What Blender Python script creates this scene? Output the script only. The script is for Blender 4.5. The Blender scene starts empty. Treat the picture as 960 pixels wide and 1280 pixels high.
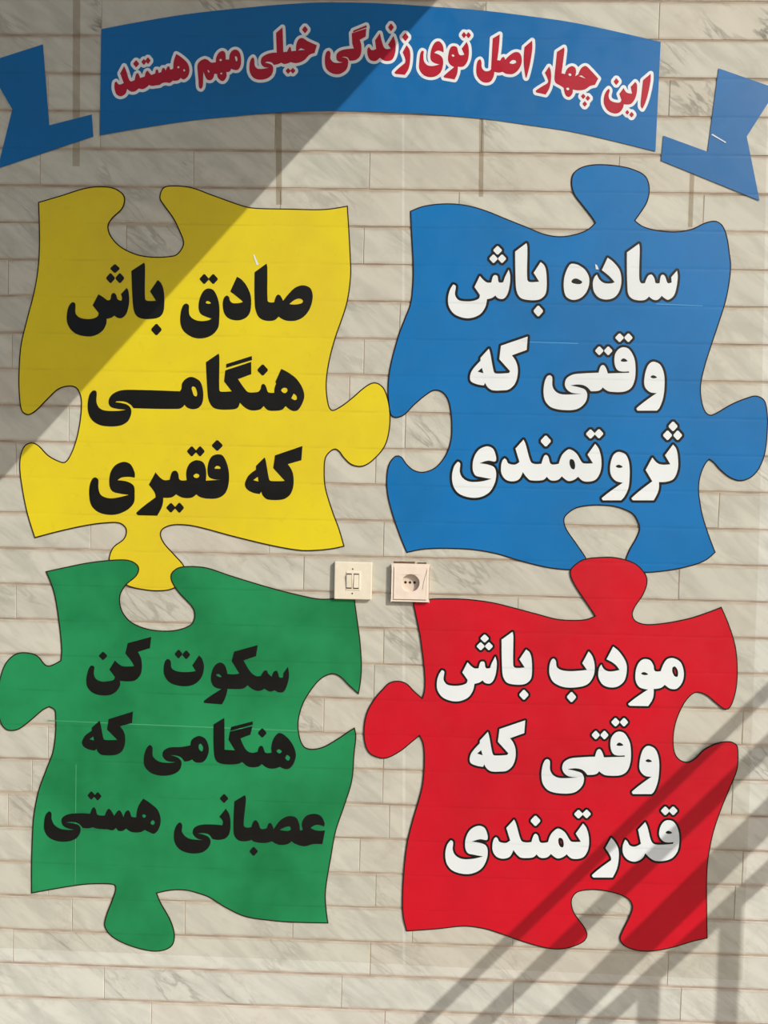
import bpy, math, random
import numpy as np
from mathutils import Matrix, Vector
from mathutils.geometry import tessellate_polygon

random.seed(11)
S = bpy.context.scene
COL = S.collection

# ------------------------------------------------------------------ camera
F_PX = 961.0
CAM = np.array([0.03843686, -1.63591327, 1.43369477])
YAW, PITCH, ROLL = 0.02349134, -0.0494015, -0.02120688


def rot_wall(y, p, r):
    cy, sy, cp, sp, cr, sr = math.cos(y), math.sin(y), math.cos(p), math.sin(p), math.cos(r), math.sin(r)
    rz = np.array([[cy, -sy, 0], [sy, cy, 0], [0, 0, 1]])
    rx = np.array([[1, 0, 0], [0, cp, -sp], [0, sp, cp]])
    ry = np.array([[cr, 0, sr], [0, 1, 0], [-sr, 0, cr]])
    return rz @ rx @ ry


ROT = rot_wall(YAW, PITCH, ROLL)        # columns: right, forward, up
cam_data = bpy.data.cameras.new('camera')
cam = bpy.data.objects.new('camera', cam_data)
COL.objects.link(cam)
m = Matrix.Identity(4)
for i in range(3):
    m[i][0] = ROT[i, 0]
    m[i][1] = ROT[i, 2]
    m[i][2] = -ROT[i, 1]
    m[i][3] = CAM[i]
cam.matrix_world = m
cam_data.sensor_fit = 'VERTICAL'
cam_data.sensor_height = 36.0
cam_data.lens = F_PX / 1280.0 * 36.0
cam_data.clip_start = 0.02
S.camera = cam

# ------------------------------------------------------------------ light
SUN = Vector((0.95, -1.0, 0.85))        # towards the sun
world = bpy.data.worlds.new('world')
S.world = world
world.use_nodes = True
wn = world.node_tree
sky = wn.nodes.new('ShaderNodeTexSky')
sky.sky_type = 'NISHITA'
sky.sun_disc = False
sky.sun_elevation = math.atan2(SUN.z, math.hypot(SUN.x, SUN.y))
sky.sun_rotation = math.atan2(SUN.x, SUN.y)
sky.dust_density = 2.5
sky.air_density = 1.0
bg = wn.nodes['Background']
bg.inputs['Strength'].default_value = 0.11
wn.links.new(sky.outputs[0], bg.inputs['Color'])
sun_data = bpy.data.lights.new('sun', 'SUN')
sun_data.energy = 2.9
sun_data.angle = math.radians(0.15)
sun_data.color = (1.0, 0.965, 0.905)
sun = bpy.data.objects.new('sun', sun_data)
COL.objects.link(sun)
sun.location = (3, -4, 5)
sun.rotation_euler = SUN.to_track_quat('Z', 'Y').to_euler()

S.view_settings.view_transform = 'Standard'
S.view_settings.look = 'None'
S.view_settings.gamma = 1.0
S.view_settings.use_curve_mapping = False
S.view_settings.exposure = 0.0


# ------------------------------------------------------------------ helpers
def at(px, py):
    """the point of the wall's face (y = 0) that a photo pixel shows"""
    v = ROT @ np.array([(px - 480) / F_PX, 1.0, -(py - 640) / F_PX])
    t = -CAM[1] / v[1]
    p = CAM + v * t
    return (p[0], p[2])


def lin(r, g, b):
    f = lambda c: (c / 255 / 12.92) if c / 255 <= 0.04045 else ((c / 255 + 0.055) / 1.055) ** 2.4
    return (f(r), f(g), f(b), 1.0)


def link_mesh(name, verts, faces, mat, parent=None, loc=None, kind=None):
    me = bpy.data.meshes.new(name)
    if loc is not None:
        verts = [(v[0] - loc[0], v[1] - loc[1], v[2] - loc[2]) for v in verts]
    me.from_pydata(verts, [], faces)
    me.materials.append(mat)
    me.update()
    o = bpy.data.objects.new(name, me)
    COL.objects.link(o)
    if loc is not None:
        o.location = loc
    if parent is not None:
        o.parent = parent
        if loc is not None:
            o.location = Vector(loc) - world_loc(parent)
        else:
            o.location = -world_loc(parent)
    if kind:
        o['kind'] = kind
    return o


def world_loc(o):
    l = Vector(o.location)
    while o.parent:
        o = o.parent
        l = l + Vector(o.location)
    return l


def thing(name, label, cat, loc, group=None):
    o = bpy.data.objects.new(name, None)
    o.empty_display_size = 0.05
    COL.objects.link(o)
    o.location = loc
    o['label'] = label
    o['category'] = cat
    if group:
        o['group'] = group
    return o


def box(x0, x1, y0, y1, z0, z1, c=0.0):
    """box whose front (-y) face is at y0, with a chamfer c round the front"""
    if c <= 0:
        v = [(x0, y0, z0), (x1, y0, z0), (x1, y0, z1), (x0, y0, z1), (x0, y1, z0), (x1, y1, z0), (x1, y1, z1), (x0, y1, z1)]
        f = [(0, 1, 2, 3), (5, 4, 7, 6), (0, 3, 7, 4), (1, 5, 6, 2), (3, 2, 6, 7), (0, 4, 5, 1)]
        return v, f
    v = [(x0 + c, y0, z0 + c), (x1 - c, y0, z0 + c), (x1 - c, y0, z1 - c), (x0 + c, y0, z1 - c),
         (x0, y0 + c, z0), (x1, y0 + c, z0), (x1, y0 + c, z1), (x0, y0 + c, z1),
         (x0, y1, z0), (x1, y1, z0), (x1, y1, z1), (x0, y1, z1)]
    f = [(0, 1, 2, 3)]
    for a in range(4):
        b = (a + 1) % 4
        f.append((a, a + 4, b + 4, b))
        f.append((a + 4, a + 8, b + 8, b + 4))
    f.append((9, 8, 11, 10))
    return v, f


# ------------------------------------------------------------------ materials
class N:
    def __init__(self, name):
        self.m = bpy.data.materials.new(name)
        self.m.use_nodes = True
        self.t = self.m.node_tree
        self.p = self.t.nodes['Principled BSDF']

    def n(self, kind, **kw):
        o = self.t.nodes.new(kind)
        for k, v in kw.items():
            setattr(o, k, v)
        return o

    def l(self, a, b):
        self.t.links.new(a, b)

    def math(self, op, a, b=None, c=None, clamp=False):
        o = self.n('ShaderNodeMath', operation=op, use_clamp=clamp)
        for i, x in enumerate((a, b, c)):
            if x is None:
                continue
            if isinstance(x, (int, float)):
                o.inputs[i].default_value = x
            else:
                self.l(x, o.inputs[i])
        return o.outputs[0]

    def mix(self, fac, a, b, blend='MIX'):
        o = self.n('ShaderNodeMix', data_type='RGBA', blend_type=blend)
        for s, x in ((o.inputs[0], fac), (o.inputs[6], a), (o.inputs[7], b)):
            if isinstance(x, (int, float, tuple)):
                s.default_value = x
            else:
                self.l(x, s)
        return o.outputs[2]

    def noise(self, vec, scale, detail=3, rough=0.5, dist=0.0):
        o = self.n('ShaderNodeTexNoise')
        self.l(vec, o.inputs['Vector'])
        o.inputs['Scale'].default_value = scale
        o.inputs['Detail'].default_value = detail
        o.inputs['Roughness'].default_value = rough
        o.inputs['Distortion'].default_value = dist
        return o.outputs['Fac']

    def ramp(self, fac, lo, hi, a=0.0, b=1.0):
        o = self.n('ShaderNodeMapRange', interpolation_type='SMOOTHSTEP')
        self.l(fac, o.inputs[0])
        o.inputs[1].default_value = lo
        o.inputs[2].default_value = hi
        o.inputs[3].default_value = a
        o.inputs[4].default_value = b
        return o.outputs[0]

    def pos(self):
        return self.n('ShaderNodeNewGeometry').outputs['Position']

    def mapping(self, vec, rot=(0, 0, 0), scale=(1, 1, 1), loc=None):
        o = self.n('ShaderNodeMapping')
        self.l(vec, o.inputs[0])
        o.inputs['Rotation'].default_value = rot
        o.inputs['Scale'].default_value = scale
        if loc is not None:
            self.l(loc, o.inputs['Location'])
        return o.outputs[0]

    def joint(self, pos):
        """distance (m) to the nearest horizontal joint of the tiling"""
        sep = self.n('ShaderNodeSeparateXYZ')
        self.l(pos, sep.inputs[0])
        a = self.math('SUBTRACT', 2.334, sep.outputs[2])
        a = self.math('DIVIDE', a, 0.077)
        a = self.math('ADD', a, 0.5)
        a = self.math('FRACT', a)
        a = self.math('SUBTRACT', a, 0.5)
        a = self.math('ABSOLUTE', a)
        return self.math('MULTIPLY', a, 0.077)

    def bump(self, h, strength=0.3, dist=0.001):
        o = self.n('ShaderNodeBump')
        o.inputs['Strength'].default_value = strength
        o.inputs['Distance'].default_value = dist
        self.l(h, o.inputs['Height'])
        self.l(o.outputs[0], self.p.inputs['Normal'])


def plain(name, rgb, rough=0.5, spec=0.5, var=0.0):
    k = N(name)
    k.p.inputs['Roughness'].default_value = rough
    k.p.inputs['Specular IOR Level'].default_value = spec
    if var:
        n = k.noise(k.pos(), 60, 4)
        c = k.mix(k.ramp(n, 0.35, 0.7, 0, var), lin(*rgb), tuple(x * 0.5 for x in lin(*rgb)[:3]) + (1,))
        k.l(c, k.p.inputs['Base Color'])
    else:
        k.p.inputs['Base Color'].default_value = lin(*rgb)
    return k.m


def marble():
    k = N('marble')
    pos = k.pos()
    rnd = k.n('ShaderNodeObjectInfo').outputs['Random']
    comb = k.n('ShaderNodeCombineXYZ')
    k.l(k.math('MULTIPLY', rnd, 37.0), comb.inputs[0])
    k.l(k.math('MULTIPLY', rnd, 71.0), comb.inputs[1])
    k.l(k.math('MULTIPLY', rnd, 13.0), comb.inputs[2])
    off = comb.outputs[0]
    p1 = k.mapping(pos, (0, math.radians(-38), 0), (1, 1, 1), off)
    p2 = k.mapping(p1, (0, 0, 0), (1.0, 1, 4.2))
    # cloud
    cloud = k.noise(p2, 7, 5, 0.6, 0.6)
    base = k.mix(k.ramp(cloud, 0.35, 0.7), lin(213, 213, 202), lin(190, 190, 180))
    # per tile tone
    tone = k.ramp(k.math('FRACT', k.math('MULTIPLY', rnd, 9.7)), 0, 1, 0.0, 0.22)
    base = k.mix(tone, base, lin(182, 181, 172))
    warm = k.ramp(k.math('FRACT', k.math('MULTIPLY', rnd, 23.3)), 0.4, 1, 0.0, 0.35)
    base = k.mix(warm, base, lin(212, 201, 187))
    # veins: thin ridges of a stretched noise
    v = k.noise(p2, 6, 4, 0.55, 0.45)
    ridge = k.math('ABSOLUTE', k.math('SUBTRACT', v, 0.5))
    vein = k.ramp(ridge, 0.0, 0.05, 1, 0)
    mask = k.ramp(k.noise(p1, 5, 2), 0.45, 0.68)
    amt = k.ramp(k.math('FRACT', k.math('MULTIPLY', rnd, 5.3)), 0.25, 1, 0.12, 0.42)
    # the tiles of the top rows are the most heavily veined
    sepx = k.n('ShaderNodeSeparateXYZ')
    k.l(pos, sepx.inputs[0])
    topv = k.ramp(sepx.outputs[2], 2.08, 2.32, 0.0, 0.7)
    amt = k.math('ADD', amt, topv)
    fac = k.math('MULTIPLY', k.math('MULTIPLY', vein, mask), amt, clamp=True)
    base = k.mix(fac, base, lin(104, 100, 92))
    v2 = k.noise(p2, 16, 3, 0.5, 0.3)
    r2 = k.math('ABSOLUTE', k.math('SUBTRACT', v2, 0.5))
    base = k.mix(k.math('MULTIPLY', k.ramp(r2, 0, 0.03, 0.14, 0), mask), base, lin(140, 134, 124))
    # rusty staining creeping out of the joints, dirt in blotches
    j = k.joint(pos)
    sn = k.noise(k.mapping(pos, scale=(1, 1, 3)), 22, 4, 0.6)
    stain = k.math('MULTIPLY', k.ramp(j, 0.0025, 0.009, 0.6, 0.0), k.ramp(sn, 0.35, 0.65, 0.25, 1))
    base = k.mix(stain, base, lin(172, 146, 126))
    dirt = k.ramp(k.noise(pos, 14, 6, 0.7), 0.52, 0.78, 0, 0.34)
    base = k.mix(dirt, base, lin(150, 132, 112))
    k.l(base, k.p.inputs['Base Color'])
    k.p.inputs['Roughness'].default_value = 0.5
    k.p.inputs['Specular IOR Level'].default_value = 0.35
    k.bump(k.noise(pos, 160, 3), 0.15, 0.0006)
    return k.m


def grout():
    k = N('grout')
    pos = k.pos()
    c = k.mix(k.ramp(k.noise(pos, 12, 4), 0.35, 0.65), lin(190, 176, 158), lin(158, 142, 126))
    k.l(c, k.p.inputs['Base Color'])
    k.p.inputs['Roughness'].default_value = 0.95
    k.bump(k.noise(pos, 300, 3), 0.5, 0.001)
    return k.m


def vinyl(name, rgb, rgb2=None, rough=0.42, soil=0.35):
    k = N(name)
    pos = k.pos()
    c2 = rgb2 or tuple(int(x * 0.86) for x in rgb)
    base = k.mix(k.ramp(k.noise(pos, 3.2, 4, 0.6), 0.35, 0.7), lin(*rgb), lin(*c2))
    j = k.joint(pos)
    wob = k.noise(k.mapping(pos, scale=(1, 1, 1)), 9, 3)
    jf = k.math('MULTIPLY', k.ramp(j, 0.0008, 0.003, 1, 0), k.ramp(wob, 0.4, 0.62))
    base = k.mix(k.math('MULTIPLY', jf, 0.2), base, tuple(x * 0.55 for x in lin(*c2)[:3]) + (1,))
    grime = k.ramp(k.noise(pos, 34, 6, 0.75), 0.55, 0.85, 0, soil)
    base = k.mix(grime, base, tuple(x * 0.6 for x in lin(*c2)[:3]) + (1,))
    k.l(base, k.p.inputs['Base Color'])
    rr = k.ramp(k.noise(pos, 20, 3), 0.3, 0.7, rough - 0.05, rough + 0.1)
    k.l(rr, k.p.inputs['Roughness'])
    k.p.inputs['Specular IOR Level'].default_value = 0.3
    h = k.math('ADD', k.math('MULTIPLY', k.ramp(j, 0.0, 0.005, -1, 0), 0.5), k.math('MULTIPLY', k.noise(pos, 45, 3), 0.5))
    k.bump(h, 0.2, 0.0015)
    return k.m


def clear_sheet(name, tint, gloss):
    k = N(name)
    nt = k.t
    tr = k.n('ShaderNodeBsdfTransparent')
    tr.inputs[0].default_value = tint
    df = k.n('ShaderNodeBsdfDiffuse')
    df.inputs[0].default_value = lin(205, 196, 178)
    mx = k.n('ShaderNodeMixShader')
    mx.inputs[0].default_value = gloss
    k.l(tr.outputs[0], mx.inputs[1])
    k.l(df.outputs[0], mx.inputs[2])
    k.l(mx.outputs[0], nt.nodes['Material Output'].inputs['Surface'])
    return k.m


M = {
    'marble': marble(), 'grout': grout(),
    'yellow': vinyl('yellow_vinyl', (224, 204, 30), (214, 190, 38), soil=0.4),
    'blue': vinyl('blue_vinyl', (0, 112, 180), (8, 104, 166)),
    'ribbon': vinyl('ribbon_blue_vinyl', (6, 104, 170), (12, 98, 158)),
    'green': vinyl('green_vinyl', (32, 140, 84), (16, 112, 62)),
    'red': vinyl('red_vinyl', (203, 9, 34), (190, 14, 34)),
    'black': vinyl('black_vinyl', (10, 10, 7), (16, 14, 12), soil=0.1),
    'white': vinyl('white_vinyl', (228, 233, 234), (218, 223, 224), soil=0.12),
    'wine': vinyl('wine_red_vinyl', (176, 18, 44), (166, 24, 44), soil=0.2),
    'edge': plain('dark_edge_print', (40, 26, 14), 0.8, 0.2),
    'plate': plain('cream_plastic', (232, 222, 200), 0.35, 0.5, 0.12),
    'plate2': plain('warm_cream_plastic', (236, 220, 204), 0.35, 0.5, 0.12),
    'dark': plain('dark_slot', (34, 26, 20), 0.8),
    'crack': plain('grime_brown', (104, 78, 58), 0.9),
    'cup': plain('socket_plastic', (214, 198, 182), 0.4),
    'steel': plain('painted_steel', (96, 100, 100), 0.5),
    'concrete': plain('shade_panel_concrete', (150, 146, 138), 0.9, 0.3, 0.4),
    'paving': plain('yard_paving', (172, 164, 150), 0.9, 0.3, 0.3),
    'film': clear_sheet('clear_film', (0.96, 0.957, 0.94, 1), 0.07),
    'tape': clear_sheet('brown_tape', (0.80, 0.76, 0.71, 1), 0.05),
}


# ------------------------------------------------------------------ outlines
def parse(s):
    """'x,y x,y* ...' -> smooth loop; * marks a sharp corner"""
    P, C = [], []
    for tok in s.split():
        c = tok.endswith('*')
        a, b = tok.rstrip('*').split(',')
        P.append((float(a), float(b)))
        C.append(c)
    return P, C


def smooth(P, C, step=1.6):
    P = [np.array(p, float) for p in P]
    n = len(P)
    L = [np.linalg.norm(P[(i + 1) % n] - P[i]) + 1e-9 for i in range(n)]
    out = []
    for i in range(n):
        a, b = P[i], P[(i + 1) % n]
        p0, p3 = P[i - 1], P[(i + 2) % n]
        l = L[i]
        ta = (b - p0) * (l / (l + L[i - 1])) if not C[i] else None
        tb = (p3 - a) * (l / (l + L[(i + 1) % n])) if not C[(i + 1) % n] else None
        d = b - a
        if ta is None and tb is None:
            k = 1
            ta = tb = d
        else:
            if ta is None:
                ta = d * 1.5 - tb * 0.5
            if tb is None:
                tb = d * 1.5 - ta * 0.5
            k = max(1, min(10, int(l / step + 0.5)))
        for j in range(k):
            t = j / k
            h00 = 2 * t ** 3 - 3 * t ** 2 + 1
            h10 = t ** 3 - 2 * t ** 2 + t
            h01 = -2 * t ** 3 + 3 * t ** 2
            h11 = t ** 3 - t ** 2
            out.append(h00 * a + h10 * ta + h01 * b + h11 * tb)
    return out


def word_loops(region, spec):
    """loops in photo pixels from a spec traced in a crop (x0, y0, crop width, scale base 960)"""
    x0, y0, w = region
    s = w / 960.0
    res = []
    for item in spec:
        if item.startswith('d '):
            _, cx, cy, rx, ry = item.split()
            cx, cy, rx, ry = map(float, (cx, cy, rx, ry))
            k = 0.14
            pts = []
            for (ax, ay), (bx, by) in (((0, -1), (1, 0)), ((1, 0), (0, 1)), ((0, 1), (-1, 0)), ((-1, 0), (0, -1))):
                pts.append((ax + (bx - ax) * k, ay + (by - ay) * k))
                pts.append((bx + (ax - bx) * k, by + (ay - by) * k))
            res.append([np.array((x0 + (cx + px * rx) * s, y0 + (cy + py * ry) * s)) for px, py in pts])
        else:
            P, C = parse(item)
            P = [(x0 + x * s, y0 + y * s) for x, y in P]
            res.append(smooth(P, C))
    return res


def bbox(loops):
    a = np.array([p for l in loops for p in l])
    return a[:, 0].min(), a[:, 1].min(), a[:, 0].max(), a[:, 1].max()


def refit(loops, box4):
    x0, y0, x1, y1 = bbox(loops)
    X0, Y0, X1, Y1 = box4
    return [[np.array((X0 + (p[0] - x0) / (x1 - x0) * (X1 - X0), Y0 + (p[1] - y0) / (y1 - y0) * (Y1 - Y0))) for p in l] for l in loops]


def grow(loops, w, step=0.5):
    """the outline at distance w round the loops (marching squares on a distance field)"""
    x0, y0, x1, y1 = bbox(loops)
    pad = w + 2
    xs = np.arange(x0 - pad, x1 + pad, step)
    ys = np.arange(y0 - pad, y1 + pad, step)
    X, Y = np.meshgrid(xs, ys)
    D = np.full(X.shape, 1e9)
    ins = np.zeros(X.shape, bool)
    for l in loops:
        n = len(l)
        for i in range(n):
            a, b = l[i], l[(i + 1) % n]
            # distance only near the segment
            r = pad + 1
            i0 = max(0, int((min(a[0], b[0]) - r - xs[0]) / step)); i1 = int((max(a[0], b[0]) + r - xs[0]) / step) + 2
            j0 = max(0, int((min(a[1], b[1]) - r - ys[0]) / step)); j1 = int((max(a[1], b[1]) + r - ys[0]) / step) + 2
            xx, yy = X[j0:j1, i0:i1], Y[j0:j1, i0:i1]
            d = b - a
            t = np.clip(((xx - a[0]) * d[0] + (yy - a[1]) * d[1]) / (d @ d + 1e-12), 0, 1)
            dd = np.hypot(xx - a[0] - t * d[0], yy - a[1] - t * d[1])
            D[j0:j1, i0:i1] = np.minimum(D[j0:j1, i0:i1], dd)
            if a[1] != b[1]:
                lo, hi = (a, b) if a[1] < b[1] else (b, a)
                rows = np.where((ys >= lo[1]) & (ys < hi[1]))[0]
                for r_ in rows:
                    xc = lo[0] + (ys[r_] - lo[1]) / (hi[1] - lo[1]) * (hi[0] - lo[0])
                    ins[r_, xs > xc] ^= True
    V = np.where(ins, -D, D) - w
    neg = V < 0
    seg = {}

    def cross(ja, ia, jb, ib):
        va, vb = V[ja, ia], V[jb, ib]
        t = va / (va - vb)
        return (xs[ia] + (xs[ib] - xs[ia]) * t, ys[ja] + (ys[jb] - ys[ja]) * t)
    cells = np.argwhere((neg[:-1, :-1] != neg[1:, 1:]) | (neg[:-1, 1:] != neg[1:, :-1]) | (neg[:-1, :-1] != neg[:-1, 1:]))
    pts = {}
    nxt = {}
    for j, i in cells:
        c = [(j, i), (j, i + 1), (j + 1, i + 1), (j + 1, i)]
        s = [bool(neg[q]) for q in c]
        ent, ext = [], []
        for e in range(4):
            a, b = c[e], c[(e + 1) % 4]
            if s[e] != s[(e + 1) % 4]:
                key = (min(a, b), max(a, b))
                if key not in pts:
                    pts[key] = cross(key[0][0], key[0][1], key[1][0], key[1][1])
                (ext if s[e] else ent).append((e, key))
        for e, key in ent:
            # pair each entry with the next exit going round
            best = min(ext, key=lambda q: (q[0] - e) % 4)
            nxt[key] = best[1]
    out = []
    while nxt:
        st, cur = nxt.popitem()
        loop = [pts[st]]
        while cur != st and cur in nxt:
            loop.append(pts[cur])
            cur = nxt.pop(cur)
        if len(loop) < 6:
            continue
        a = np.array(loop)
        area = 0.5 * abs(np.sum(a[:, 0] * np.roll(a[:, 1], -1) - a[:, 1] * np.roll(a[:, 0], -1)))
        if area < 2.5:
            continue
        a = (np.roll(a, 1, 0) + 2 * a + np.roll(a, -1, 0)) / 4
        out.append([p for p in a[::2]])
    return out


def inside(p, loop):
    c = False
    for i in range(len(loop)):
        a, b = loop[i - 1], loop[i]
        if (a.y > p.y) != (b.y > p.y) and p.x < a.x + (p.y - a.y) / (b.y - a.y) * (b.x - a.x):
            c = not c
    return c


def sheet(name, loops, mat, y_front, thick, parent=None, pixel=True):
    """a thin flat sheet cut to the loops (even-odd holes), with edges"""
    L = []
    for l in loops:
        w = [at(*p) if pixel else tuple(p) for p in l]
        L.append([Vector((x, z, 0)) for x, z in w])
    # each outer loop is filled together with the holes that lie in it
    depth = [sum(inside(l[0], o_) for o_ in L if o_ is not l) for l in L]
    starts, c_ = [], 0
    for l in L:
        starts.append(c_)
        c_ += len(l)
    flat = [v for l in L for v in l]
    n = len(flat)
    verts = [(v.x, y_front, v.y) for v in flat] + [(v.x, y_front + thick, v.y) for v in flat]
    faces = []
    for i, l in enumerate(L):
        if depth[i] % 2:
            continue
        idx = [i] + [j for j in range(len(L)) if depth[j] == depth[i] + 1 and inside(L[j][0], l)]
        ids = [starts[j] + q for j in idx for q in range(len(L[j]))]
        for t in tessellate_polygon([L[j] for j in idx]):
            t = [ids[q] for q in t]
            a, b, c = (flat[q] for q in t)
            cr = (b.x - a.x) * (c.y - a.y) - (b.y - a.y) * (c.x - a.x)
            faces.append(tuple(t) if cr > 0 else tuple(reversed(t)))
    k = 0
    for l in L:
        for i in range(len(l)):
            a, b = k + i, k + (i + 1) % len(l)
            faces.append((a, b, b + n, a + n))
        k += len(l)
    return link_mesh(name, verts, faces, mat, parent)


def offset(loop, w):
    a = np.array(loop)
    area = np.sum(a[:, 0] * np.roll(a[:, 1], -1) - a[:, 1] * np.roll(a[:, 0], -1))
    d = np.roll(a, -1, 0) - a
    d /= np.linalg.norm(d, axis=1)[:, None] + 1e-9
    nrm = np.stack([d[:, 1], -d[:, 0]], 1) * (1 if area > 0 else -1)
    m_ = nrm + np.roll(nrm, 1, 0)
    m_ /= np.linalg.norm(m_, axis=1)[:, None] + 1e-9
    c = np.clip(np.sum(m_ * nrm, 1), 0.5, 1)
    return list(a + m_ * (w / c)[:, None])


# ------------------------------------------------------------------ setting: wall
ROW = 0.077
TOP = 2.334
Zr = lambda i: TOP - ROW * i
X0, X1 = -1.75, 1.85
wall = link_mesh('wall_back', *box(X0, X1, 0.0011, 0.16, 0.0, Zr(-33), 0), M['grout'], kind='structure')
JOINTS = {-1: [127, 607, 824], 0: [300], 1: [60, 837], 2: [125, 344, 602], 3: [50, 242, 462, 774], 4: [350, 574, 880],
          5: [158, 455], 6: [10, 300], 7: [500], 8: [15, 455], 9: [437], 10: [86, 507], 11: [20, 470], 12: [500, 900],
          13: [113, 337, 480], 14: [380, 850], 15: [20, 648], 16: [480, 900], 17: [40, 468], 18: [405, 930], 19: [60, 480], 20: [40, 479, 917],
          21: [10, 487], 22: [450, 930], 23: [60, 470, 920], 24: [90, 231, 366, 516, 642], 25: [463, 836],
          26: [130, 427, 642, 852], 27: [189, 481, 720], 28: [60, 350, 760]}
stuff_v, stuff_f = [], []
for r in range(-33, 31):
    z1, z0 = Zr(r), Zr(r + 1)
    if z0 < 0:
        z0 = 0.0
    if z1 <= 0.01:
        continue
    ymid = 20 + 44.6 * (r + 1)
    xs = [at(px, ymid)[0] for px in JOINTS.get(r, [random.uniform(100, 300), random.uniform(500, 700)])]
    full = [X0] + sorted(xs) + [X1]
    cuts = [X0]
    for a, b in zip(full[:-1], full[1:]):
        L_ = b - a
        k = max(1, round(L_ / 0.8))
        for q in range(1, k):
            cuts.append(a + L_ * (q + random.uniform(-0.18, 0.18)) / k)
        cuts.append(b)
    g = 0.0021
    for a, b in zip(cuts[:-1], cuts[1:]):
        y = random.uniform(-0.0002, 0.0003)
        gz = g * random.uniform(0.7, 1.25)
        gv = 0.0007
        v, f = box(a + gv, b - gv, y, 0.008, z0 + gz, z1 - gz, 0.0009)
        # chipped, not quite square corners
        v = [(p[0] + random.uniform(-.0004, .0004), p[1] + random.uniform(-.0001, .0001), p[2] + random.uniform(-.0005, .0005)) for p in v]
        if b > -0.90 and a < 0.93 and z1 > 0.15 and z0 < 2.45:
            link_mesh('tile', v, f, M['marble'], wall, loc=((a + b) / 2, 0, (z0 + z1) / 2))
        else:
            n = len(stuff_v)
            stuff_v += v
            stuff_f += [tuple(i + n for i in q) for q in f]
link_mesh('outer_tiling', stuff_v, stuff_f, M['marble'], wall, kind='stuff')
link_mesh('floor', *box(-6, 6, -8, 0.16, -0.1, 0.0), M['paving'], kind='structure')

# ------------------------------------------------------------------ clear film and tape on the wall
for lab, quad, nm, ct, mt, yf in (
    ('sheet of clear film on the tiles under the left-hand puzzle pieces', [(-14, -12), (502.5, -12), (503.5, 1205), (-14, 1184)], 'clear_film', 'film', 'film', -0.0008),
    ('sheet of clear film on the tiles under the right-hand puzzle pieces', [(505.5, -12), (962, -12), (949, 660), (928, 1225), (507, 1206)], 'clear_film', 'film', 'film', -0.0008),
    ('long strip of brown tape on the tiles beside the left end of the banner', [(91.5, -10), (100.5, -10), (99.8, 208), (91, 208)], 'tape_strip', 'tape', 'tape', -0.0008),
    ('strip of brown tape on the tiles just above the right half of the yellow piece', [(344.5, 139), (352, 139), (352.5, 256), (345.5, 256)], 'tape_strip', 'tape', 'tape', -0.0010),
    ('strip of faded tape below the middle of the banner, above the blue piece', [(599.5, 144), (605, 144), (604, 246), (598.5, 246)], 'tape_strip', 'tape', 'tape', -0.0008),
    ('strip of faded tape between the right ribbon end and the top of the blue piece', [(862.5, 214), (868, 216), (865.5, 284), (860, 284)], 'tape_strip', 'tape', 'tape', -0.0008),
):
    o = sheet(nm, [[np.array(p, float) for p in quad]], M[mt], yf, 0.0003)
    o['label'] = lab
    o['category'] = ct
    if nm == 'tape_strip':
        o['group'] = 'tape strips on the wall'

# ------------------------------------------------------------------ traced outlines (photo pixels)
YELLOW = ('49.5,254* 75,246.5 110,236 135,235 147.5,239 155,247 152.5,260 140,272.5 134.5,282.5 137.5,295 150,309 170,319 190,322.5 210,322 222,319 230.5,305 '
 '225,287.5 217.5,272.5 205,255 201,247.5 205,236 217.5,233.5 240,236 265,245 305,259 320,261.5 360,262.5 405,263 433.5,259* 436,300 437,320 437.5,345 432.5,380 417.5,425 410,455 '
 '407,482 410,507.5 415,514 425,510 440,499 455,486 465,480 472.5,480.5 480,488 486,510 486,535 480,557.5 465,575 452.5,582 440,580 430,571 425,564 419,560.5 '
 '412,564 406,572.5 404.5,590 406,610 415,640 422.5,660 429,682* 415,685 395,687 375,687 340,681 290,669 255,659.5 235,655.5 215,655.5 202.5,661 200,669 205,680 '
 '217.5,694 229,707.5 231,718 217.5,734 200,737.5 180,736 160,731 142,717 137.5,700 142.5,685 155,675 159,667 158,659 150,653 135,652.5 110,655.5 75,663 '
 '44.5,671* 35,640 29,610 26,585 27.5,567.5 32.5,557.5 40,554.5 47.5,557.5 60,570 72.5,577 81,579 87.5,572.5 95,555 100,535 103,510 102,495 96,484 85,482 '
 '72.5,486 57.5,500 45,512.5 36,517.5 29,514 26,500 25,470 27.5,432.5 35,400 44,365 49,335 50.5,310 50.5,287')
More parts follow.
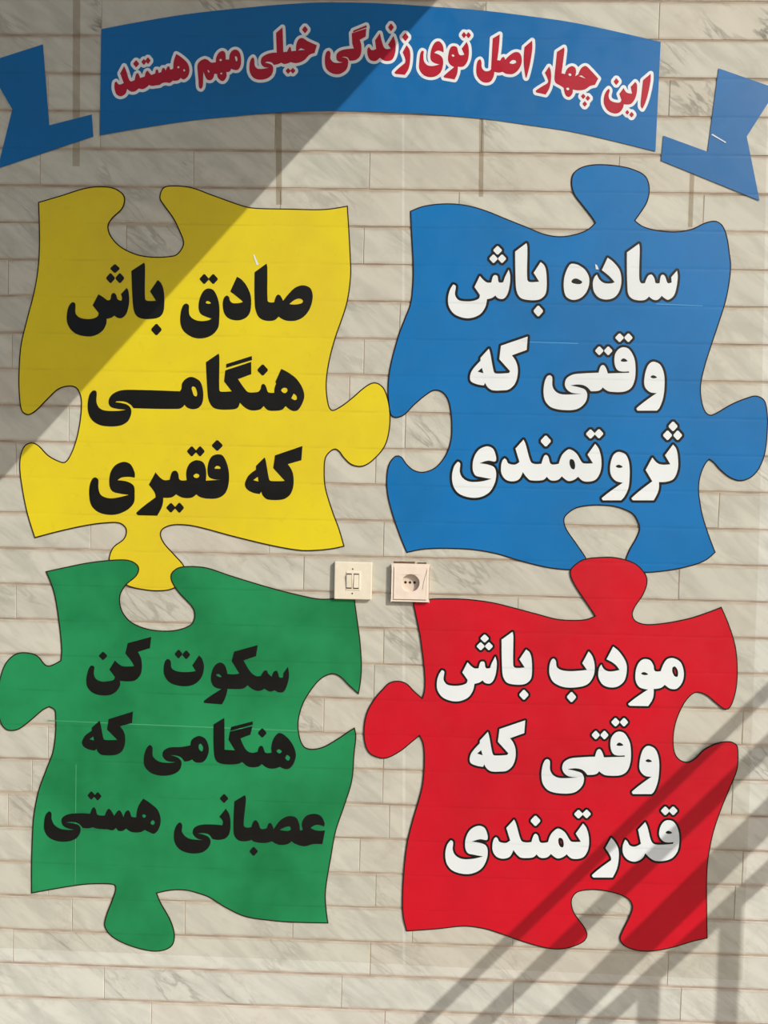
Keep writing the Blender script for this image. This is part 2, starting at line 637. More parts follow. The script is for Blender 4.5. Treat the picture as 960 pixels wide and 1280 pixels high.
BLUE = ('514,265* 530,259 555,256 580,257.5 605,264 630,274 660,286 680,294 700,297 720,294 735,288 745,279* 740,271 727.5,255 718,242 715,228 718,217 730,209.5 750,207 '
 '780,210 800,217 807.5,224 810.5,237.5 807.5,252.5 800,265 792,276* 802.5,284 820,289 845,291 865,287.5 882.5,279.5 895,278 902.5,284 907.5,297.5 910.5,317.5 '
 '912,330 911,347.5 906,375 897.5,402.5 887.5,432.5 879,460 874.5,482.5 876,502.5 881,516 887.5,520 895,517.5 915,506 935,498 945,496 954,501 957.5,515 '
 '958,535 955,565 947.5,585 937.5,596 925,600 912.5,596 900,586 892.5,577.5 886,573* 880,580 874,595 872,612 874,630 877,645 884,667.5 892.5,690* '
 '880,700 860,707 835,712 806,714.5 790,712 781,706 782.5,700 787.5,687.5 796,672.5 800,660 795,646 787.5,639 770,632.5 752,630.5 735,631 720,634 709,641 '
 '704,648 706,660 720,681 732.5,700 734,708 717.5,711 700,710.5 680,707.5 650,700 620,691 590,686 555,684.5 530,685.5 509,689.5* 500,667.5 490,637.5 '
 '485,615 484.5,595 487.5,580 495,571 501,572 507.5,581 517.5,589 530,591 545,585 557.5,570 564,552.5 565.5,535 564,512.5 560,497.5 552.5,489 542.5,487 '
 '532.5,492.5 517.5,505 505,517.5 496,521 490,519 487,507.5 486,482.5 489,457.5 499,420 507.5,397.5 514,380 517,352.5 517,325 515,287')
GREEN = ('59.5,715* 85,709.5 110,704.5 140,701 160,701 170,705.5 173,711 170,719 157.5,730 150,742.5 149.5,755 154,767.5 165,779 185,787 207.5,789.5 225,787.5 240,781 '
 '244.5,772 244,763 240,756 225,740 216,726 215.5,717.5 222.5,711 232.5,709 245,709 260,711 290,721 340,736 380,746 400,749.5 420,749 442,748* 445,770 449,800 '
 '451,830 450,850 447.5,865* 437.5,856 425,844 415,841 402.5,846 390,859 377.5,880 372,902.5 374,922.5 380,934 390,937 405,934 425,922.5 437.5,914 442.5,911* '
 '444,920 442,940 439,975 430,1005 419,1037.5 412.5,1072.5 407,1105 406,1125 409,1152* 365,1151 340,1149 307.5,1144 282.5,1132.5 262.5,1120 247.5,1114.5 '
 '232.5,1111 215,1111 195,1115* 200,1127.5 212.5,1150 217.5,1167.5 215,1180 205,1186 190,1187 165,1181 142.5,1170 132.5,1157.5 134,1145 142.5,1122.5 146,1110 '
 '144,1104.5 125,1103 100,1104.5 41,1114.5* 41,1080 42,1045 44,1017.5 50,987.5 60,960 67.5,940 71,915 71,895 70,887 62.5,882* 54,886 37.5,900 22.5,910.5 '
 '10,911 2.5,902.5 -0.5,885 -0.5,865 2.5,845 10,827.5 22.5,817.5 37.5,817 47.5,821 56,831 62.5,833 77.5,826* 78.5,810 75,775 69,740')
RED = ('517.5,754* 534,750 555,749 585,750 615,754 640,760 670,768 695,774.5 712.5,776 732.5,775 745,770* 735,755 720,732.5 714,720 714,712.5 720,706 730,700 750,697.5 '
 '770,698 792.5,705 805,717.5 807.5,727.5 802.5,742.5 792.5,757.5 789,767.5 792.5,776 805,781 827.5,780 860,774 885,766 900.5,760* 910,782.5 917.5,807.5 920,832.5 '
 '919,857.5 914,877.5 909,885 904,884.5 895,877.5 882.5,867.5 870,864 860,870 850,885 842.5,905 840,925 842.5,942.5 850,951 860,953 870,947.5 880,937.5 895,930 '
 '910,927.5 919,931 921,940 920,960 912.5,980 900,1010 890,1040 884,1070 882,1095 882,1135 882.5,1171* 865,1175 840,1182.5 815,1187 795,1186 780,1180 775.5,1172.5 '
 '779,1162.5 787.5,1145 791,1132.5 786,1122.5 770,1115 745,1110.5 725,1112 717.5,1116 713,1125 716,1140 730,1160 732.5,1169 727.5,1176 710,1183 695,1184.5 '
 '677.5,1182 650,1174 625,1165 605,1159 580,1156 550,1159 525,1161 509,1162* 505,1145 504,1122.5 506,1085 510,1052.5 517.5,1022.5 525,997.5 529,980 531,955 '
 '530,930 524.5,917.5* 512.5,927.5 500,937.5 485,945.5 475,946 462.5,940 457,927.5 456,910 460,890 470,872.5 480,861 487.5,854 497.5,852 507.5,855 517.5,865 '
 '528,874* 531,865 532,850 530,825 526,795 521,770')
BANNER = ('127,37* 180,27 240,17.5 315,9.5 370,5 415,3.5 480,5 555,10 605,14 655,20 720,29.5 825.5,53* 819,189.5* 720,166 660,156.5 605,149 540,143.5 480,140.5 '
 '415,139 340,141.5 290,146 240,151 180,160 125,169.5*')
RIBBON_L = '54,56* 62,157* 115,143.5* 117,171* -2.5,211* 16,137* -18,79*'
RIBBON_R = '898,86* 971,111.5* 933,171* 949,251* 826,201* 829,170* 884,190*'

W = {}
W['bash_y'] = ((80, 320, 140), [
 '580,130* 690,58* 697,80 698,370 715,385 790,385* 740,305* 805,208* 835,235 858,300 862,430 850,490 820,525 760,540 680,540 630,520 605,480 592,400',
 '75,398 98,405 102,430 102,490 130,525 180,540 240,540 290,520 300,490* 248,425* 298,330* 325,345 375,382* 400,375 410,330 430,318 450,335 462,372 495,385* 500,360 490,330* 540,275* 555,300 562,380 555,440 535,500 495,535 460,530 435,512* 410,530 368,540* 365,585 330,645 260,685 190,690 110,670 60,630 30,570 28,500 45,430',
 'd 440,110,45,42'.replace(',', ' '), 'd 402 192 42 48', 'd 482 192 42 48', 'd 795 632 50 55'])
W['sadegh'] = ((220, 320, 180), [
 '525,110* 605,52* 610,80 612,300 625,310 655,310* 670,268 685,258 700,270 715,300* 760,245 800,210 850,197 895,215 912,260 905,320 880,375 840,415 790,433 730,430 685,405* 655,430 600,432 560,415 540,385 527,330',
 '757,322* 790,295 820,285 842,292 848,305 835,318 790,325',
 '408,140* 440,160 475,205 500,270 500,350 485,395 450,422 400,430 350,415 322,380 313,320 322,280 340,265 355,275 362,300 380,315 420,315 448,308* 430,290 363,238*',
 '215,218 250,228 275,270 290,330 290,420 282,480 245,525 190,548 130,548 80,525 45,490 30,440 35,370 50,330 70,318 87,330 88,370 95,400 125,425 170,435 215,430 240,418* 200,405 165,385 152,345 160,285 185,235',
 '200,315* 205,303 218,302 235,315 220,320', 'd 190 155 34 37', 'd 250 155 34 37'])
W['hengami_y'] = ((240, 435, 150), [
 '113,115* 215,45* 221,70 221,340 235,350 320,347* 258,268* 268,180* 475,112* 476,210* 370,250* 430,335 455,355 530,352* 550,330 558,295 572,288 588,298 600,330 612,355 660,358* 662,320 675,285* 668,272* 715,168* 760,190 830,240 880,310 900,380 885,440 850,495 815,505 780,490 750,465* 720,495 660,503 610,498 575,465* 545,492 480,500 430,480 385,438* 365,480 320,492 220,492 170,475 140,430 128,380',
 '275,130* 480,65* 482,97* 275,160*', '740,318 762,325 765,345 745,362 722,352 715,335', '815,365* 838,385 840,410* 825,418 795,402*', 'd 567 177 47 50',
 '-786,340 -761,350 -761,432 -741,477 -696,500 -596,504 -524,494* -596,487 -646,472 -664,442 -656,397 -621,362 -566,340 -476,335 -96,347* -84,332 -76,282 -46,247 -6,232 34,244 69,272 89,332 92,402 79,452 49,482 4,490 -36,477 -58,454* -71,472 -106,487 -466,482* -491,452 -536,430 -596,427 -611,434* -556,442 -511,457 -484,492 -488,542 -516,592 -576,622 -676,627 -746,612 -801,572 -828,512 -831,442 -816,372',
 '9,307 29,317 44,362 39,387 19,382 4,342 -1,317'])
W['faghiri'] = ((100, 545, 200), [
 '95,248 112,262 113,310 125,350 160,370 210,372 295,352* 240,345 195,330 178,290 185,220 215,175 265,155 305,170 330,220 330,250* 290,245 250,250 228,265* 290,275 325,300 330,350 325,400 290,440 230,468 170,472 110,455 70,415 57,350 62,290 78,255',
 '455,218* 500,262 540,262* 555,215 575,208 590,222 600,262 642,265* 640,210 660,165 700,145 740,158 757,200 757,268* 850,262* 800,258 772,240 768,180 790,125 825,110 860,120 890,190 895,270 875,340 830,372 760,375 720,365 700,350* 670,370 620,370 578,350* 550,368 502,370* 495,420 465,478* 350,475* 340,460 455,368* 450,340 415,292*',
 '682,238 700,225 718,235 710,250 690,250', '808,195* 820,180 838,182 845,195', 'd 825 57 36 36', 'd 672 92 31 34', 'd 722 92 30 34', 'd 547 430 30 32', 'd 598 430 30 34'])
W['ke_y'] = ((300, 550, 90), [
 '330,232* 345,270 390,520 410,545 600,545* 445,375* 468,205* 835,80* 820,270* 640,322* 700,420 718,540 705,650 660,740 570,792 370,792 310,745 285,690* 265,720* 170,700 90,650 68,590 85,530 120,470 215,395* 215,345*',
 '240,490* 180,535* 250,555*'])
W['bash'] = ((550, 300, 150), [
 '600,95* 690,28* 697,60 697,320 715,338 792,335* 748,265* 803,180* 835,210 850,280 850,400 835,445 790,478 710,482 645,465 615,420 605,350',
 '105,358* 125,370 120,440 145,480 190,492 260,490 310,470 318,440* 275,378* 318,290* 370,340 410,342* 425,290 442,283 458,290 470,340 505,340* 518,300* 548,240* 560,290 555,370 535,440 505,472 465,468 442,445* 415,465 375,475* 360,540 320,595 250,625 180,622 110,590 70,530 65,460 80,400',
 'd 460 85 38 38', 'd 427 152 36 38', 'd 495 152 36 38', 'd 785 570 42 48'])
W['sade'] = ((695, 300, 160), [
 '530,95* 620,30* 625,60 622,290 635,325 665,325* 690,270 715,262 735,290 745,325 775,325* 785,270 800,262 815,275 835,325 865,320* 862,280* 905,232* 910,280 900,360 880,420 840,450 815,440 790,420* 760,450 730,450 695,425* 660,452 590,450 550,425 535,380',
 '385,135* 430,170 475,230 488,310 470,390 430,435 370,448 315,430 282,385 275,320 290,275 305,262* 325,300 360,325 410,328 438,318* 400,275 342,228*',
 '125,180 165,190 215,225 245,280 245,340 220,400 175,440 120,450 75,425 58,370 60,290 80,225 105,185', '120,300 150,290 195,315 185,330 150,332 115,320'])
W['ke'] = ((575, 410, 100), [
 '345,250* 360,300 405,530 430,548 585,542* 600,520* 470,375* 490,215* 810,105* 798,265* 620,330* 665,395 690,480 685,590 650,680 580,740 500,750 390,748 335,715 300,660* 285,690* 200,675 130,640 120,580 145,510 245,395* 245,360*',
 '262,480* 210,525* 280,545*'])
W['vaghti'] = ((670, 405, 170), [
 '835,268 875,290 900,350 905,430 895,520 870,590 850,612* 715,612* 708,595 850,488* 800,480 765,440 765,370 785,300 810,272', '805,375 825,362 852,378 825,385',
 '95,362* 112,375 115,440 140,480 190,498 325,492* 250,485 215,460 202,425 215,385 260,358 330,350 440,345* 455,300 472,290 488,305 505,350* 655,345* 655,335* 580,330 555,290 555,220 580,180 615,165 655,180 690,240 700,310 695,390 670,450 620,478 520,478 490,465 470,448* 445,470 385,475* 350,440 300,428 240,435* 310,450 345,465 360,500 345,555 290,600 200,608 110,590 65,545 52,480 60,410 78,370',
 '595,262 615,243 645,262 620,268', 'd 588 98 33 34', 'd 650 98 32 34', 'd 445 190 32 34', 'd 508 190 32 34'])
W['tamandi'] = ((555, 530, 160), [
 '103,283* 120,295 118,360 140,405 190,432 270,432 355,412* 280,398 235,385 215,340 222,260 260,195 320,168 365,185 388,240 385,280 330,275 265,295* 330,305 375,325 390,370 380,440 340,510 270,548 190,550 110,520 70,465 60,390 75,320',
 '455,258* 468,270 480,295 530,305 565,285* 535,185* 595,118* 610,150 650,285 680,300 730,298* 750,240 765,232 780,245 800,300 860,298* 880,240 910,205 940,190 990,220 1035,290 1060,297 1115,295* 1075,230* 1132,150* 1160,190 1178,270 1170,360 1130,420 1050,430 1005,395* 970,420 930,427 882,392* 850,420 800,422 770,395* 740,420 650,422 620,400 590,360* 560,415 510,430 460,415 430,370 428,310 440,270',
 '945,265 970,270 982,310 975,340 955,335 940,300', 'd 762 128 42 46', 'd 1097 75 37 38', 'd 1160 73 36 38'])
W['sarva'] = ((700, 520, 160), [
 '445,270 490,290 515,350 520,450 510,540 480,605 455,632* 320,632* 312,615 470,500* 415,485 380,440 375,370 395,300 420,275', '415,378 440,365 468,382 440,390',
 '845,215* 870,250 882,320 880,400 850,470 800,492 740,495* 735,560 700,632* 545,632* 535,615 690,490* 640,405* 690,312* 740,360 825,362* 785,295*',
 'd 845 78 37 40', 'd 804 145 37 40', 'd 880 145 36 40'])
W['kon'] = ((100, 790, 100), [
 '860,55* 845,190* 700,235* 740,320 748,420 730,510 670,575 590,588 485,582* 485,640 440,710 370,750 260,755 160,725 95,655 82,570 100,470 130,405 155,398 178,415 172,500 200,560 270,590 350,585 410,570 425,535* 358,445* 425,338* 500,400 560,410 655,405* 625,350 550,255* 578,130*', 'd 283 283 55 55'])
W['sokoot'] = ((200, 795, 170), [
 '60,160 78,175 85,225 130,248 200,252 255,245* 230,205* 278,135* 300,160 313,220 295,290 250,335 190,352 120,345 65,320 32,270 30,210 42,170', 'd 134 125 30 34', 'd 188 130 30 34',
 '430,185 460,205 478,265* 520,268 562,262* 508,175* 525,108* 692,62* 680,140* 592,170* 640,250 680,280 715,278* 735,245 755,240 765,262 790,285* 805,250 825,242 835,260 845,290 870,290* 872,260* 905,215* 912,280 900,340 875,390 840,395 810,380* 780,390 740,370* 700,385 660,375 620,345* 590,368 530,372 480,370* 465,430 440,480* 315,470* 312,455 435,372* 385,355 362,310 370,245 395,200', '398,272* 415,265 438,285 415,285'])
W['hengami_g'] = ((175, 890, 205), [
 '60,190 75,205 78,255 110,285 160,295 215,290* 160,283 135,255 140,225 175,205 240,202 298,192* 305,160 345,138 385,155 405,210 395,260 370,290 330,292 308,275* 285,285 262,287* 235,258 180,250* 225,265 245,290 235,335 195,362 130,370 70,355 30,315 25,265 38,215', '358,182* 372,205 365,228 348,215 346,192',
 '432,70* 495,32* 496,60 497,218* 558,222* 520,160* 528,112* 660,80* 648,130* 590,152* 620,215 650,235 690,230* 700,200 715,195 725,210 735,235 772,235* 770,200 785,150 815,120 850,135 890,180 913,240 905,290 880,325 855,332 820,318* 790,328 750,325 715,302* 690,318 640,318 600,290* 570,302 490,302 450,285 435,240',
 '535,85* 662,52* 662,72* 530,108*', '800,225 815,215 832,228 818,240', '862,248* 880,262 870,282 852,268', 'd 717 120 28 30'])
W['hasti'] = ((50, 980, 160), [
 '75,200 90,215 92,260 115,305 170,335 270,338* 220,330 180,310 165,275 175,245 220,222 300,215 380,218* 395,180 408,170 422,185 435,225 490,232* 508,190 522,182 540,200 560,235* 580,205 597,192 612,205 630,245* 645,205 665,192 680,210 690,240 725,245* 738,170 778,105* 830,140 885,190 908,260 895,330 860,368 820,355 790,340* 750,358 690,355 650,330* 620,348 590,345 575,325* 550,342 510,335* 480,335 430,330 400,320* 370,328 325,325* 290,290 240,280 200,285* 260,292 300,310 308,350 280,400 220,425 140,425 70,395 38,345 35,280 48,225',
 '770,235 782,222 800,235 785,250', '850,265* 865,285 850,303 832,288', 'd 389 82 31 34', 'd 437 88 30 34'])
W['asabani'] = ((210, 985, 205), [
 '72,198 85,212 85,255 120,290 180,300 240,298* 180,295 148,265 155,230 195,212 260,210 320,215* 322,190 302,165* 340,118* 360,150 368,200 362,260 340,290 300,300 262,295* 235,265 175,262* 235,280 252,310 235,350 195,375 130,378 70,355 40,310 38,255 52,215',
 '390,75* 452,38* 458,60 445,215 460,228 490,225* 500,195 515,185 530,200 545,235 580,232* 590,205 600,200 612,215 620,238* 660,185 705,162 750,170 770,210 775,245 790,240* 785,200 810,160 855,148 895,160 917,200 915,222* 870,212 835,230* 870,245 920,245* 905,325* 850,325 800,337 750,325 725,308* 700,325 650,328 610,308* 570,318 510,312 490,300* 460,308 420,305 395,285 385,250',
 '655,242* 690,225 715,222 720,240 700,248', 'd 330 58 27 29', 'd 503 367 27 29'])
W['moadab'] = ((675, 795, 190), [
 '85,140 98,155 105,195 140,215 200,220 295,212* 265,170* 305,95* 330,130 343,190 335,250 300,300 240,320 150,320 85,290 60,245 58,190 70,150', 'd 197 383 32 36',
 '460,65* 500,100 540,165 545,220 530,280 490,315 440,322 395,305 368,260 370,205 385,178* 405,210 440,222 500,212* 470,175 418,145*',
 '650,145 690,150 712,180 722,218 760,220* 775,180 800,145 840,138 885,165 905,230 895,290 860,330 820,330 785,305* 760,325 715,332* 710,390 680,440* 565,438* 555,425 680,335* 625,320 602,280 602,220 620,170',
 '850,190 868,220 865,255 845,250 832,220 835,195', '635,235 655,225 680,240 655,245'])
W['ghadr'] = ((690, 1000, 170), [
 '415,262* 440,290 465,340 468,410 455,480 425,542* 290,542* 280,525 415,420* 412,395 375,335*',
 '515,275* 530,290 545,315 580,325 625,305* 605,205* 655,152* 670,185 700,290 730,310 850,305* 855,292* 790,290 755,250 760,190 785,150 815,138 855,150 885,200 895,270 885,350 850,400 800,422 730,425 690,405 655,370* 630,410 580,430 530,415 500,375 497,320',
 '797,225 818,212 845,228 818,235', 'd 796 72 33 34', 'd 852 72 33 34'])
W['hastand'] = ((130, 50, 120), [
 '205,265* 225,310 265,415 310,405* 325,345 340,335 352,350 365,385* 410,370* 425,320 440,312 455,330 475,355* 515,340* 525,300 540,300 550,335* 575,325* 590,285 605,285 620,310* 640,270 655,268 668,300 695,290* 700,220 725,145* 780,180 840,240 858,310 840,370 800,400 770,385* 740,410 690,412* 660,435 630,430* 590,435 560,455* 520,460 480,465 455,455* 400,495 350,490* 310,520 270,520 235,495* 215,545 170,568 130,550 108,490 112,430 125,420 155,450 200,435* 165,340*',
 'd 325 243 32 38', 'd 402 225 26 32', 'd 443 212 28 36', '735,275 748,265 760,278 748,290', '795,305 803,295 815,312 803,322'])
W['mohem'] = ((235, 50, 80), [
 '255,290* 300,305 350,345 420,340* 430,260 470,195 520,170 560,195 570,300* 620,300* 635,210 680,160 735,155 780,200 800,300 790,400 750,455 700,458 650,440* 630,480 580,490* 580,560 540,620 500,620 450,570 440,520* 400,515* 380,580 340,612 290,600 260,550 235,485* 232,600 225,700 200,740 170,720 160,600 145,440 150,370 190,320',
 '710,250 735,260 745,310 730,330 715,300', '470,310 490,290 515,310 490,325', '300,455 325,480 320,500 305,485', '485,510 505,495 520,512 505,525'])
W['kheyli'] = ((300, 20, 110), [
 '395,190* 465,130* 468,180 475,400* 515,395* 540,345 552,342 562,390* 612,385* 615,320 640,262 680,245 740,280 840,325* 815,410* 760,430 700,490 620,520 555,510* 490,530 450,515* 420,530 370,540* 345,512 300,505 275,515* 320,525 355,545 365,590 345,650 290,690 210,700 150,680 110,620 105,540 120,480 145,455* 158,480 165,550 200,582 320,570* 260,560 230,520 240,460 290,425 350,408 402,405*',
 '635,382* 665,357* 710,375*', 'd 710 155 34 42', 'd 527 605 30 34', 'd 578 603 30 34'])
W['zendegi'] = ((395, 20, 130), [
 '330,165* 465,120* 460,195* 405,225* 420,290 410,370 370,410 310,418* 285,385 235,385* 290,400 298,440 280,500 220,540 150,535 95,490 82,410 95,340 120,325 135,345 135,400 170,435 250,432* 200,420 188,390 195,350 240,320 350,305* 335,260*',
 '345,140* 465,90* 470,110* 340,158*',
 '490,290* 515,320 555,310* 545,230* 590,165* 625,290 650,310 690,305* 665,270* 715,190* 735,260 730,350 700,410 640,420 590,390* 550,420 500,410 475,360 475,310', 'd 692 110 28 38',
 '835,275* 865,320 870,400 855,490 820,548* 735,540* 725,525 820,440* 825,410 800,340*', 'd 825 200 32 40'])
W['tooye'] = ((510, 25, 90), [
 '190,415 210,425 205,480 215,560 260,610 330,620 420,598* 350,580 305,540 300,450 330,350 370,300 415,292 460,340 475,410 470,440* 400,415 350,445* 430,480 465,530 465,620 430,710 360,760 280,768 200,735 150,660 150,560 165,450',
 '605,355 650,370 670,440 690,475 750,470* 715,390* 780,300* 805,360 810,470 790,560 740,625 665,630* 655,720 620,800* 480,775* 475,755 615,635* 560,600 532,540 545,430 570,370', '580,475 600,465 620,490 600,498',
 'd 745 208 34 44', 'd 805 210 34 44'])
W['asl'] = ((585, 30, 100), [
 '675,285* 768,205* 770,300 745,470 715,600 695,655 680,600 665,450',
 '295,180* 380,130* 370,280 350,440* 385,445* 410,405 430,400 445,435* 500,380 560,345 610,350 640,400 640,480 600,560 540,605 460,605 415,580* 370,590 315,580* 305,640 270,695 210,710 150,685 105,620 98,540 115,450 145,430 160,460 165,530 200,570 250,570 275,550*', '495,475* 530,440 570,445 578,465 540,485'])
W['chahar'] = ((660, 50, 100), [
 '345,150* 430,95* 435,130 400,405* 440,415* 470,350 520,320 560,335 575,380 565,440* 600,418* 640,340 690,318 740,360 840,470* 800,545* 740,560 680,600 600,610 535,600* 530,650 490,690 450,670 425,580* 380,550 330,520 315,470 330,300',
 '608,440* 640,430* 692,470*', '480,415 500,405 520,425 500,440', '455,590 480,575 495,600 475,610',
 '250,325* 270,370 275,470 255,580 210,660* 95,635* 90,615 225,530* 240,500 200,400*', 'd 660 682 30 34', 'd 715 705 30 34', 'd 678 773 30 36'])
W['in'] = ((745, 80, 85), [
 '660,235* 768,145* 765,250 730,430 690,560 650,640* 625,600 635,450',
 '175,355* 190,380 175,450 190,510 250,545 330,550 355,515* 325,430* 385,345* 430,410 505,425* 485,330* 550,260* 575,300 570,420 540,510 490,570 430,580 390,575* 370,640 320,695 250,705 170,670 115,590 105,500 130,410',
 'd 283 255 40 52', 'd 437 690 30 36', 'd 498 722 34 42'])
LO = {k: word_loops(*v) for k, v in W.items()}


def reg(region, x0, y0, x1, y1):
    """a bounding box read in a crop, in photo pixels"""
    X, Y, w = region
    s = w / 960.0
    return (X + x0 * s, Y + y0 * s, X + x1 * s, Y + y1 * s)


LO['ke_g'] = refit(LO['ke_y'], reg((95, 880, 100), 78, 85, 690, 612))
LO['bash_r'] = refit(LO['bash'], reg((535, 780, 140), 75, 65, 890, 660))
LO['ke_r'] = refit(LO['ke'], reg((575, 890, 100), 115, 95, 780, 710))
LO['vaghti_r'] = refit(LO['vaghti'], reg((665, 890, 170), 65, 40, 895, 575))
LO['tamandi_r'] = refit(LO['tamandi'], reg((545, 1000, 170), 65, 65, 1089, 518))


def decal(name, label, cat, outline, mat, y, words, ink, rim=None, rim_w=3.3, border=True, y_face=None):
    P, C = parse(outline)
    loop = smooth(P, C, 2.5)
    b = bbox([loop])
    cx, cz = at((b[0] + b[2]) / 2, b[3])
    root = thing(name, label, cat, (cx, 0, cz))
    sheet('vinyl_face', [loop], mat, y, 0.0007, root)
    if border:
        o = sheet('printed_border', [offset(loop, 1.5)], M['edge'], y + 0.0002, 0.0004, root)
        o['label'] = 'thin dark printed border'
    for wd in words:
        L = LO[wd]
        o = sheet('lettering', L, ink, y - 0.0004, 0.00035, root)
        if rim is not None:
            sheet('lettering_outline', grow(L, rim_w), rim, y - 0.0002, 0.00018, o)
    return root


YF = -0.0018
banner = decal('banner', 'wide curved blue banner with a red Persian sentence outlined in white, across the top', 'wall decal',
      BANNER, M['ribbon'], YF, ['in', 'chahar', 'asl', 'tooye', 'zendegi', 'kheyli', 'mohem', 'hastand'], M['wine'], M['white'], 3.6, False)
decal('ribbon_end', 'blue forked ribbon end left of the banner, running out of the picture', 'wall decal', RIBBON_L, M['ribbon'], YF, [], None, border=False)
rr = decal('ribbon_end', 'blue forked ribbon end right of the banner, with a white scratch', 'wall decal', RIBBON_R, M['ribbon'], YF, [], None, border=False)
yp = decal('puzzle_piece', 'yellow puzzle piece decal with three lines of black Persian writing, upper left', 'wall decal',
      YELLOW, M['yellow'], YF, ['sadegh', 'bash_y', 'hengami_y', 'ke_y', 'faghiri'], M['black'])
bp = decal('puzzle_piece', 'blue puzzle piece decal with white black-edged Persian writing, upper right', 'wall decal',
      BLUE, M['blue'], YF, ['sade', 'bash', 'vaghti', 'ke', 'sarva', 'tamandi'], M['white'], M['black'], 3.1)
gp = decal('puzzle_piece', 'green puzzle piece decal with black Persian writing, lower left under the switch', 'wall decal',
      GREEN, M['green'], YF - 0.0009, ['sokoot', 'kon', 'hengami_g', 'ke_g', 'asabani', 'hasti'], M['black'])
rp = decal('puzzle_piece', 'red puzzle piece decal with white black-edged Persian writing, lower right under the socket', 'wall decal',
      RED, M['red'], YF - 0.0009, ['moadab', 'bash_r', 'vaghti_r', 'ke_r', 'ghadr', 'tamandi_r'], M['white'], M['black'], 2.7)
for par, lab, quad, y in (
    (yp, 'white tear showing the backing', [(316.5, 319), (318, 318.5), (323.5, 331), (321, 332)], YF),
    (rr, 'white scratch', [(888.5, 169), (890, 168), (907, 178.2), (906.5, 179.4)], YF),
    (bp, 'small white chip', [(743.5, 330.5), (746, 332), (748, 337), (744.5, 337)], YF - 0.0004),
):
    o = sheet('scratch', [[np.array(p, float) for p in quad]], M['white'], y - 0.0006, 0.0003, par)
    o['label'] = lab


M['crease'] = plain('crease_green', (74, 160, 110), 0.5)
M['crease2'] = plain('crease_blue', (66, 148, 200), 0.5)
for par, lab, mt, y, quad in (
    (gp, 'pale crease across the vinyl', 'crease', YF - 0.0009, [(60, 899.6), (150, 903.5), (260, 908), (372, 912.5), (372, 913.3), (260, 909), (150, 904.4), (60, 900.2)]),
    (gp, 'pale crease running down the vinyl', 'crease', YF - 0.0009, [(95.4, 955), (96.1, 955), (95, 1104), (94.4, 1104)]),
    (bp, 'pale crease across the vinyl', 'crease2', YF, [(662, 427.2), (722, 429), (722, 430), (662, 428)]),
    (bp, 'pale crease across the vinyl', 'crease2', YF, [(820, 379.6), (878, 382.2), (878, 382.9), (820, 380.6)]),
):
    o = sheet('crease', [[np.array(p, float) for p in quad]], M[mt], y - 0.00015, 0.0001, par)
    o['label'] = lab


# ------------------------------------------------------------------ switch and socket
def disc(cx, cz, r, y0, y1, n=20):
    v = [(cx + r * math.cos(2 * math.pi * i / n), y0, cz + r * math.sin(2 * math.pi * i / n)) for i in range(n)]
    v += [(p[0], y1, p[2]) for p in v]
    f = [tuple(range(n))]
    for i in range(n):
        j = (i + 1) % n
        f.append((i, i + n, j + n, j))
    f.append(tuple(reversed(range(n, 2 * n))))
    return v, f


def bevel(o, w, seg=3):
    md = o.modifiers.new('bevel', 'BEVEL')
    md.width = w
    md.segments = seg
    md.limit_method = 'ANGLE'
    return o


U = 0.0805 / 46.0           # metres per photo pixel on the plates
sx, sz = at(441.8, 725.0)
YB = -0.0062                # the plates stand on the tiles and decals
t = thing('light_switch', 'cream double light switch on the wall above the green puzzle piece', 'light switch', (sx, 0, sz - 0.04))
h = 0.0402
bevel(link_mesh('face_plate', *box(sx - h, sx + h, -0.0125, -0.0006, sz - h, sz + h), M['plate'], t), 0.0022)
bz = bevel(link_mesh('bezel', *box(sx - 0.0150, sx + 0.0162, -0.0140, -0.0120, sz - 0.0200, sz + 0.0200), M['plate'], t), 0.0014)
s14 = 0.0805 / 680
for a, b_, tilt in ((350, 447, 1), (480, 575, -1)):
    xa, xb = sx + (a - 470) * s14, sx + (b_ - 470) * s14
    za, zb = sz - (582 - 440) * s14, sz + (440 - 308) * s14
    sl = link_mesh('button_slot', *box(xa, xb, -0.0142, -0.0135, za, zb), M['dark'], t)
    fa, fb = (-0.0148, -0.0178) if tilt > 0 else (-0.0172, -0.0150)
    v, f = box(xa + 0.0005, xb - 0.0006, -0.016, -0.0138, za + 0.0024, zb - 0.0024)
    v = [(p[0], (fb if p[2] > (za + zb) / 2 else fa) if i < 4 else p[1], p[2]) for i, p in enumerate(v)]
    bevel(link_mesh('rocker_button', v, f, M['plate'], sl), 0.0007, 2)
for zz in (228, 670):
    sc = link_mesh('screw', *disc(sx - 10 * s14, sz + (440 - zz) * s14, 0.0017, -0.0128, -0.0120, 14), M['dark'], t)
    sc['label'] = 'dark screw head'

px_, pz_ = at(513.0, 727.9)
t = thing('wall_socket', 'cream power socket with three pin holes above the red puzzle piece', 'socket', (px_, 0, pz_ - 0.04))


def holed(name, hw, r, cx, cz, y0, y1, mat, par):
    sq = []
    for (ax, az), (bx, bz_) in (((-1, -1), (1, -1)), ((1, -1), (1, 1)), ((1, 1), (-1, 1)), ((-1, 1), (-1, -1))):
        for q in range(8):
            sq.append((px_ + (ax + (bx - ax) * q / 8) * hw, pz_ + (az + (bz_ - az) * q / 8) * hw))
    ci = [(cx + r * math.cos(2 * math.pi * i / 40), cz + r * math.sin(2 * math.pi * i / 40)) for i in range(40)]
    return sheet(name, [sq, ci], mat, y0, y1 - y0, par, pixel=False)


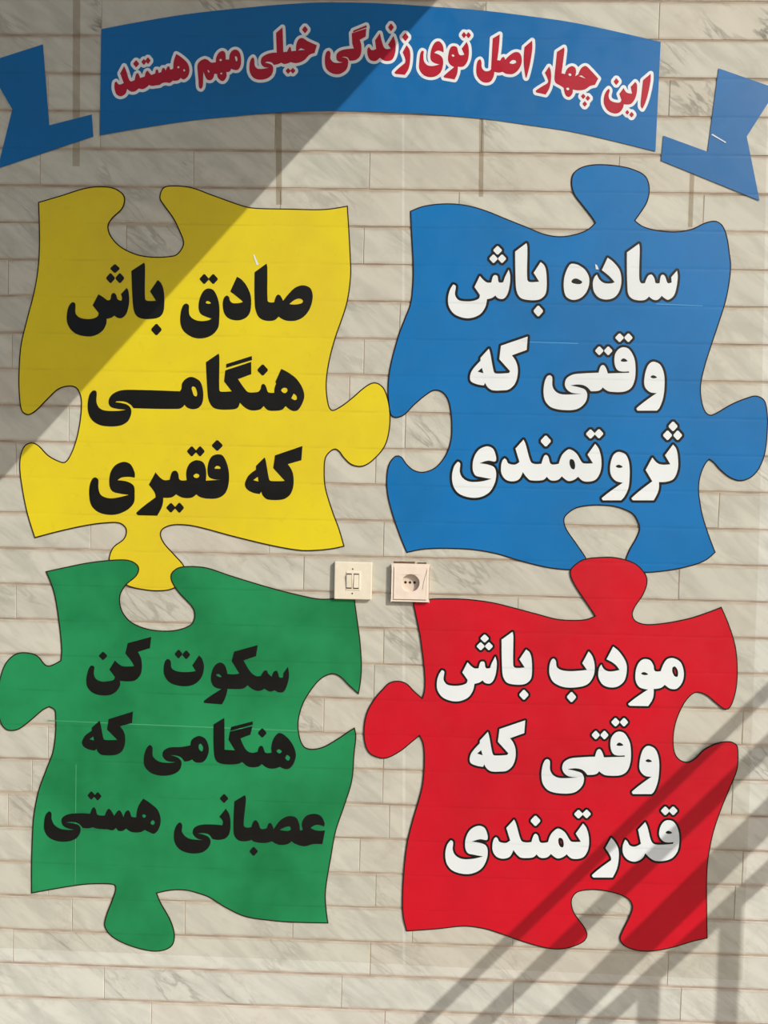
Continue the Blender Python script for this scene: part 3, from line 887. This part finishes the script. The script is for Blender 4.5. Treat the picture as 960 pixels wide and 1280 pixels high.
cx, cz = px_ + 2 * s14, pz_ + 3 * s14
fp = holed('face_plate', 0.0402, 0.0192, cx, cz, -0.0115, -0.0006, M['plate2'], t)
bevel(fp, 0.0012, 2)
ip = holed('inner_panel', 0.0345, 0.0187, cx, cz, -0.0135, -0.0105, M['plate2'], t)
bevel(ip, 0.0007, 2)
cup = link_mesh('recess', *disc(cx, cz, 0.0192, -0.0016, -0.0006, 40), M['cup'], t)
for xx in (398, 480, 562):
    link_mesh('pin_hole', *disc(px_ + (xx - 487) * s14, pz_ + (485 - 485) * s14, 0.0029, -0.0020, -0.0012, 16), M['dark'], cup)
# crack in the corner of the plate
cr = [(775, 235), (780, 240), (760, 320), (738, 400), (722, 480), (712, 560), (703, 600), (698, 596), (706, 540), (716, 470), (732, 395), (752, 320)]
o = sheet('crack', [[(px_ + (a - 487) * s14, pz_ + (485 - b_) * s14) for a, b_ in cr]], M['crack'], -0.0137, 0.0003, t, pixel=False)
o['label'] = 'grimy crack in the plate'
for lab, par, pts_ in (
    ('broken plaster gap', t, [(180, 108), (230, 112), (330, 106), (430, 112), (560, 106), (560, 150), (180, 150)]),
    ('broken plaster gap', t, [(600, 122), (650, 116), (690, 120), (765, 114), (770, 150), (600, 150)])):
    o = sheet('mounting_gap', [[(px_ + (a - 487) * s14, pz_ + (485 - b_) * s14) for a, b_ in pts_]], M['crack'], -0.0012, 0.001, par, pixel=False)

# ------------------------------------------------------------------ added shade panel and stair railing in front of the wall, outside the picture (they cast the shadows)
SX, SZ = SUN.x / -SUN.y, SUN.z / -SUN.y


def out(px, py, k):
    x, z = at(px, py)
    return (x + SX * k, z + SZ * k)


K1 = 1.9  # unseen panel, added and shaped to throw the upper-left diagonal shade
a = out(560, -26, K1)
b_ = out(-60, 656, K1)
d = Vector((a[0] - b_[0], a[1] - b_[1])).normalized()
nrm = Vector((-d.y, d.x))
if nrm.x > 0:
    nrm = -nrm
A = Vector(a) + d * 0.25
B = Vector(b_) - d * 0.7
quad = [tuple(A), tuple(A + nrm * 1.15), tuple(B + nrm * 1.15), tuple(B)]
st = thing('shade_panel', 'unseen concrete panel added to cast the diagonal shade, outside the picture', 'shade panel', (B.x, -K1, B.y))
sheet('shade_slab', [quad], M['concrete'], -K1, 0.10, st, pixel=False)

K2 = 2.2
rail = thing('stair_railing', 'painted steel stair railing with slanting rails, outside the picture', 'railing', (2.75, -K2, 0.0))


def bar(name, p, q, w0, depth=0.03, y=-K2):
    """bar between the points whose shadows fall at photo pixels p and q; w0 = width in metres"""
    P, Q = Vector(out(*p, K2)), Vector(out(*q, K2))
    dd = (Q - P).normalized()
    nn = Vector((-dd.y, dd.x)) * w0 / 2
    return bevel(sheet(name, [[tuple(P + nn), tuple(P - nn), tuple(Q - nn), tuple(Q + nn)]], M['steel'], y - depth / 2, depth, rail, pixel=False), 0.003, 2)


bar('slanting_rail', (1120, 709), (390, 1413), 0.023)
bar('slanting_rail', (1120, 775), (440, 1437), 0.032)
bar('handrail', (1120, 865), (520, 1453), 0.054, 0.05)
bar('slanting_rail', (1120, 945), (560, 1451), 0.034)
for px, py in ((914.5, 1122), (812, 1216)):
    x, z = out(px, py, K2)
    bevel(link_mesh('post', *box(x - 0.013, x + 0.013, -K2 - 0.014, -K2 + 0.014, 0.0, z), M['steel'], rail), 0.003, 2)
